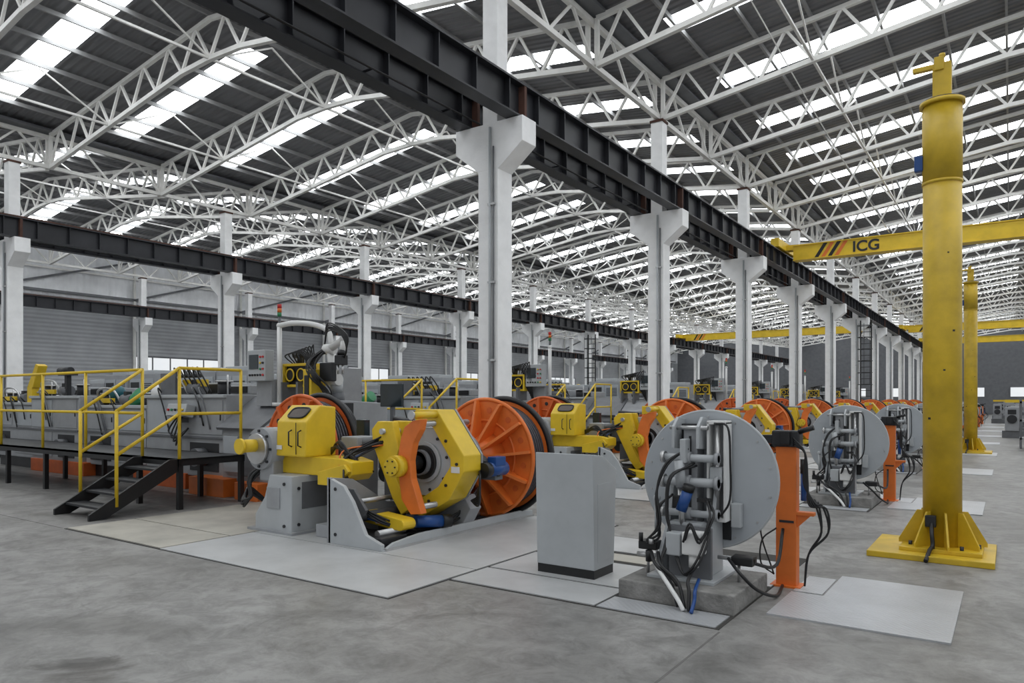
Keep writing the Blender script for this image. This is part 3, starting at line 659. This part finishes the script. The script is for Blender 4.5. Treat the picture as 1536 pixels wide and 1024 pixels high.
for mi_, (a, c_, y, h) in enumerate(mods):
    g.box(a, c_, y, 8.95, .25, h, 'grey', .02); g.box(a+.05, c_-.05, y+.1, 8.9, 0, .25, 'dark')
    w = (c_-a)/2
    for k in range(2):
        panel(a+.08+w*k, a+w*(k+1)-.08, 1.0, h-.1, y, 'grey' if (k+mi_) % 2 else 'frpanel')
        if k == mi_ % 2: panel(a+.08+w*k, a+w*(k+1)-.08, .35, .9, y, 'grey')
        else: g.box(a+.2+w*k, a+w*(k+1)-.2, y-.01, y+.02, .35, .85, 'dark', .004); g.cyl((a+w*(k+.5), y-.2, .6), (a+w*(k+.5), y, .6), .16, 'grey2', n=20)
    g.box(a, c_, y-.05, y+.02, h-.06, h, 'lgrey', .01); g.box(a, c_, y-.04, y, .93, .96, 'grey2')
    for k in range(3):
        x = a+(k+.5)*(c_-a)/3
        hh = .15+.12*rr.random()
        g.box(x-.32, x+.32, y+.55, 8.8, h, h+hh, 'grey', .03); g.box(x-.25, x+.25, y+.53, y+.55, h+.03, h+hh-.03, 'dark')
        q = rr.random()
        if k == 1: g.cyl((x-.18, y+.25, h+.11), (x+.2, y+.25, h+.11), .11, 'teal' if q < .4 else 'grey2'); g.box(x-.06, x+.06, y+.18, y+.3, h+.15, h+.28, 'dark', .01)
        else: g.cyl((x, y+.25, h), (x, y+.25, h+.22), .11, 'dark'); g.cyl((x, y+.25, h+.22), (x, y+.25, h+.25), .15, 'steel'); g.cyl((x+.18, y+.2, h), (x+.18, y+.2, h+.35), .015, 'steel', n=8)
    g.tube([(a+.2, y+.2, h), (a+.3, y+.1, h+.3), (a+.9, y+.1, h+.32), (a+1.1, y+.2, h)], .022, 'steel', n=8)
    for k in range(4):
        u = a+.3+rr.random()*(c_-a-1); d_ = rr.uniform(.2, .5)
        g.tube([(u, y+.1, h), (u+.1, y-.06, h+.12), (u+.3, y-.07, h-d_*.5), (u+.2+d_*.5, y-.03, h-d_-.2)], .013, rr.choice(['black', 'black', 'black', 'grey2']), n=6)
    g.box(a+.3, a+.9, y+.1, y+.16, h+.04, h+.14, 'yellow', .01)
g.cyl((-14.9, 7.75, 1.5), (-14.5, 7.75, 1.72), .15, 'green'); g.ball((-13.9, 7.8, 1.75), .18, 'label'); g.ball((-15.6, 7.8, 1.75), .17, 'teal')
g.box(-17.3, -17.2, 7.5, 7.6, 1.7, 2.2, 'dark'); g.box(-17.5, -17.0, 7.45, 7.65, 2.15, 2.22, 'dark'); g.cyl((-17.5, 7.5, 2.25), (-17, 7.5, 2.25), .08, 'dark')
g.prism([(-19.2, 1.9), (-18.9, 1.9), (-18.6, 2.4), (-18.75, 2.45)], 'xz', 7.5, 7.7, 'yellow', .01); g.box(-19.2, -18.95, 7.5, 7.7, 1.5, 1.92, 'yellow', .01)
g.box(-13.2, -12.7, 7.4, 7.46, 1.7, 2.1, 'grey2'); g.cyl((-13.1, 7.6, 2.05), (-12.2, 7.6, 2.05), .035, 'dark'); g.box(-12.9, -12.1, 7.55, 7.7, 1.85, 1.98, 'yellow', .01)
for k in range(6): g.tube([(-13+.15*k, 7.6, 2.05), (-12.9+.15*k, 7.5, 2.2), (-12.7+.15*k, 7.5, 2.0), (-12.6+.15*k, 7.6, 1.72)], .016, 'black', n=6)
g.box(-12.5, -11.9, 7.12, 7.3, 1.3, 1.52, 'lgrey', .015, rx=-.25); g.box(-12.25, -12.15, 7.2, 7.36, 1.2, 1.4, 'grey2')
for k in range(5): g.cyl((-12.42+.11*k, 7.12, 1.43), (-12.42+.11*k, 7.09, 1.43), .022, ['red', 'green', 'black', 'black', 'yellow'][k], n=10)
for k in range(4): g.tube([(-12.3+.05*k, 7.2, 1.3), (-12.4+.08*k, 7.1, 1.05-.08*k), (-12.15, 7.15, .95), (-12.1, 7.3, 1.1)], .016, 'black', n=6)
g.box(-10.4, -9.9, 7.18, 7.26, .35, .95, 'grey2', .01); g.box(-10.9, -10.5, 7.2, 7.26, .4, 1.0, 'frpanel', .01); g.box(-9.7, -9.2, 7.2, 7.26, .4, .95, 'frpanel', .01)
g.cyl((-9.5, 7.14, .75), (-9.5, 7.2, .75), .2, 'grey2'); g.cyl((-9.5, 7.08, .75), (-9.5, 7.14, .75), .1, 'dark')
g.box(-10.05, -10.0, 7.7, 8.1, 1.5, 1.9, 'grey2'); g.box(-9.65, -9.6, 7.7, 8.1, 1.5, 1.9, 'grey2')
g.box(-10.1, -9.5, 7.85, 8.1, 1.86, 2.18, 'black', .01)
for z in (1.84, 2.19): g.box(-10.12, -9.48, 7.8, 8.1, z-.022, z+.022, 'yellow', .006)
for x in (-10.1, -9.5): g.box(x-.025, x+.025, 7.8, 8.1, 1.84, 2.19, 'yellow', .006)
for x in (-9.94, -9.66):
    g.cyl((x, 7.82, 2.02), (x, 7.85, 2.02), .10, 'dark'); g.ring((x, 7.81, 2.02), 'y', .10, .013, 'yellow', seg=20)
g.cyl((-9.85, 7.95, 2.2), (-9.85, 7.95, 2.38), .05, 'dark'); g.cyl((-10.0, 7.95, 2.36), (-9.7, 7.95, 2.36), .05, 'dark')
for k in range(8): g.tube([(-9.95+.05*k, 7.9, 2.2), (-10.05+.1*k, 7.8, 2.35+.02*k), (-9.6+.04*k, 7.8, 2.35), (-9.45+.03*k, 7.85, 1.9-.05*k)], .012, 'black', n=6)
o = g.build('wire_drawing_machine', (-15, 8, 0)); copies(o, LINES[:7])

g = MB()
for k in range(8):
    x = -20.9+1.25*k
    h = 2.25 if k % 3 else 2.05
    g.box(x, x+1.2, 9.5, 10.4, 0, h, 'grey', .012); g.box(x+.06, x+.58, 9.485, 9.5, .15, h-.12, 'frpanel', .004); g.box(x+.62, x+1.14, 9.485, 9.5, .15, h-.12, 'frpanel', .004)
    g.box(x+.54, x+.57, 9.465, 9.485, 1.0, 1.2, 'black'); g.box(x+.2, x+1.0, 9.6, 10.2, h, h+.1, 'lgrey', .02)
    for j in range(6): g.box(x+.68, x+1.08, 9.476, 9.485, h-.25-.05*j, h-.23-.05*j, 'dark')
    g.box(x+.1, x+.5, 9.478, 9.485, h-.45, h-.2, 'dark')
o = g.build('electrical_cabinet_row', (-16, 10, 0)); copies(o, LINES[:7])

def pendant(name, x, offs, y=7.95):
    g = MB()
    g.cyl((x+.28, y+.1, 1.5), (x+.28, y+.1, 2.85), .04, 'label'); g.ball((x+.28, y+.1, 2.85), .05, 'label')
    g.cyl((x+.28, y+.1, 1.5), (x+.28, y+.1, 1.56), .12, 'label')
    g.box(x-.25, x+.22, y-.14, y+.04, 1.92, 2.44, 'lgrey', .015); g.box(x-.2, x+.04, y-.15, y-.138, 2.12, 2.36, 'screen')
    for i in range(2):
        for j in range(4): g.cyl((x+.10+.07*i, y-.14, 2.02+.1*j), (x+.10+.07*i, y-.16, 2.02+.1*j), .018, random.choice(['red', 'green', 'black', 'yellow']), n=10)
    for j in range(4): g.cyl((x-.18+.07*j, y-.14, 2.02), (x-.18+.07*j, y-.16, 2.02), .018, 'black', n=10)
    g.cyl((x+.28, y+.1, 2.85), (x+.28, y+.1, 3.0), .025, 'grey2')
    for z, m in ((3.0, 'green'), (3.07, 'orange'), (3.14, 'red')): g.cyl((x+.28, y+.1, z), (x+.28, y+.1, z+.065), .035, m)
    g.box(x-.2, x+.2, y, y+.15, 1.5, 1.95, 'grey', .01)
    o = g.build(name, (x, y, 0)); copies(o, offs); return o
pendant('control_panel', -10.35, [], 7.6)
p = pendant('control_panel', -9.2, LINES[1:7]); p.location.y += D

# robot arm
g = MB()
g.cyl((-8.95, 7.95, 1.55), (-8.95, 7.95, 1.72), .13, 'grey2'); g.cyl((-8.95, 7.95, 1.72), (-8.95, 7.95, 1.9), .10, 'lgrey')
g.cyl((-9.06, 7.9, 1.93), (-8.84, 7.9, 1.93), .095, 'label'); g.cyl((-8.95, 7.9, 1.93), (-9.0, 7.85, 2.38), .07, 'label', r2=.055)
g.cyl((-9.1, 7.85, 2.42), (-8.9, 7.85, 2.42), .085, 'label'); g.cyl((-9.0, 7.85, 2.42), (-8.5, 7.7, 2.55), .062, 'label', r2=.05)
g.ball((-8.5, 7.7, 2.55), .07, 'label'); g.cyl((-8.5, 7.7, 2.55), (-8.46, 7.62, 2.35), .045, 'label'); g.cyl((-8.46, 7.62, 2.35), (-8.45, 7.6, 2.29), .065, 'dark')
g.box(-8.53, -8.37, 7.53, 7.66, 2.14, 2.29, 'dark', .01); g.cyl((-8.5, 7.58, 2.14), (-8.5, 7.58, 2.0), .016, 'steel'); g.cyl((-8.40, 7.58, 2.14), (-8.40, 7.58, 2.0), .016, 'steel')
g.tube([(-10.07, 7.7, 2.85), (-9.8, 7.78, 2.88), (-9.4, 7.85, 2.84), (-9.1, 7.9, 2.72), (-9.0, 7.88, 2.5)], .045, 'label')
for k in range(5): g.tube([(-9.0, 7.75, 2.5), (-8.75, 7.6, 2.68+.03*k), (-8.4+.03*k, 7.55, 2.6), (-8.28, 7.55, 2.38), (-8.4, 7.6, 2.22)], .012, 'black', n=6)
rr = random.Random(9)
for k in range(12):
    j = lambda s: rr.uniform(-s, s)
    g.tube([(-9.05, 7.8, 2.4+j(.05)), (-9.2+j(.12), 7.65, 2.2+j(.08)), (-9.1+j(.12), 7.6, 1.98), (-8.9+j(.1), 7.7, 1.75), (-8.8+j(.08), 7.7, 1.56)], .015, 'black', n=6)
g.box(-8.80, -8.5, 7.5, 7.9, 1.3, 1.56, 'dark', .01); g.box(-9.35, -9.15, 7.6, 7.9, 1.45, 2.1, 'yellow', .015); g.box(-9.3, -9.2, 7.58, 7.62, 1.6, 2.0, 'dark', .01)
g.box(-9.1, -8.8, 7.72, 7.82, 1.9, 2.2, 'dark', .02)
g.build('robot_arm', (-8.95, 7.95, 0))

g = MB()
g.box(-8.0, -7.55, 7.98, 8.03, 1.5, 1.85, 'screen', .01); g.box(-7.81, -7.75, 8.0, 8.05, 0.012, 1.6, 'grey2'); g.box(-8.0, -7.55, 7.85, 8.2, .012, .05, 'grey2')
g.build('monitor_stand', (-7.78, 8.0, 0))

def ladder(x, y):
    g = MB()
    for s in (-.25, .25): g.box(s-.03, s+.03, -.02, .02, 0, 5.7, 'black')
    for k in range(18): g.box(-.25, .25, -.015, .015, .3+.3*k-.015, .3+.3*k+.015, 'black')
    for k in range(6):
        z = 2.4+.6*k; g.tube([(-.25, 0, z), (-.33, -.35, z), (0, -.65, z), (.33, -.35, z), (.25, 0, z)], .018, 'black', n=5, sub=3)
    for s in (-.25, .0, .25): g.cyl((s, -.6 if s == 0 else -.5, 2.4), (s, -.6 if s == 0 else -.5, 5.5), .012, 'black', n=5)
    o = g.build('caged_ladder', (0, 0, 0)); o.location = (x, y, 0)
ladder(-6.1, 40.7); ladder(-21.5, 39.8)

def rack(x, y):
    g = MB()
    for i in range(5):
        a = x+i*1.1
        g.box(a, a+.06, y, y+.06, 0, 1.7, 'grey2'); g.box(a, a+.06, y+.9, y+.96, 0, 1.7, 'grey2')
    for z in (.3, .9, 1.5): g.box(x, x+4.46, y, y+.96, z, z+.06, 'grey')
    for i in range(4):
        for z in (.36, .96):
            g.cyl((x+.6+1.1*i, y+.1, z+.22), (x+.6+1.1*i, y+.8, z+.22), .2, random.choice(['dark', 'grey2', 'lgrey', 'blue']))
    g.build('spool_storage_rack', (x, y, 0))
rack(.25, 29); rack(.6, 33); rack(1, 48)
def frame(x, y):
    g = MB()
    for i in range(6):
        g.box(x+i*.7, x+i*.7+.5, y, y+.8, .3, 1.3+.25*(i % 2), 'grey', .02); g.cyl((x+i*.7+.25, y-.05, .8), (x+i*.7+.25, y, .8), .18, 'dark')
        g.box(x+i*.7+.1, x+i*.7+.4, y-.01, y, 1.0, 1.2, 'dark')
    g.box(x-.1, x+4.2, y+.05, y+.75, 0, .3, 'grey2'); g.box(x, x+4, y+.3, y+.5, 1.5, 1.62, 'yellow')
    g.build('winding_machine', (x, y, 0))
for x, y in ((-.2, 37), (-.1, 41), (0, 45), (.2, 52), (-1, 60), (0, 66), (-1.2, 74), (-1, 84)): frame(x, y)

# ---------------------------------------------------------------- light
w = bpy.data.worlds.new('world'); scn.world = w; w.use_nodes = True
bg = w.node_tree.nodes['Background']; bg.inputs[0].default_value = (0.92, 0.96, 1.0, 1); bg.inputs[1].default_value = 0.5

# camera
cam = bpy.data.cameras.new('camera'); cam.sensor_width = 36; cam.lens = 1080/1536*36; cam.shift_y = 88/1536
cam.clip_end = 400
co = bpy.data.objects.new('camera', cam); co.location = (0, 0, 1.6); co.rotation_euler = (math.pi/2, 0, math.radians(34.7))
scn.collection.objects.link(co); scn.camera = co
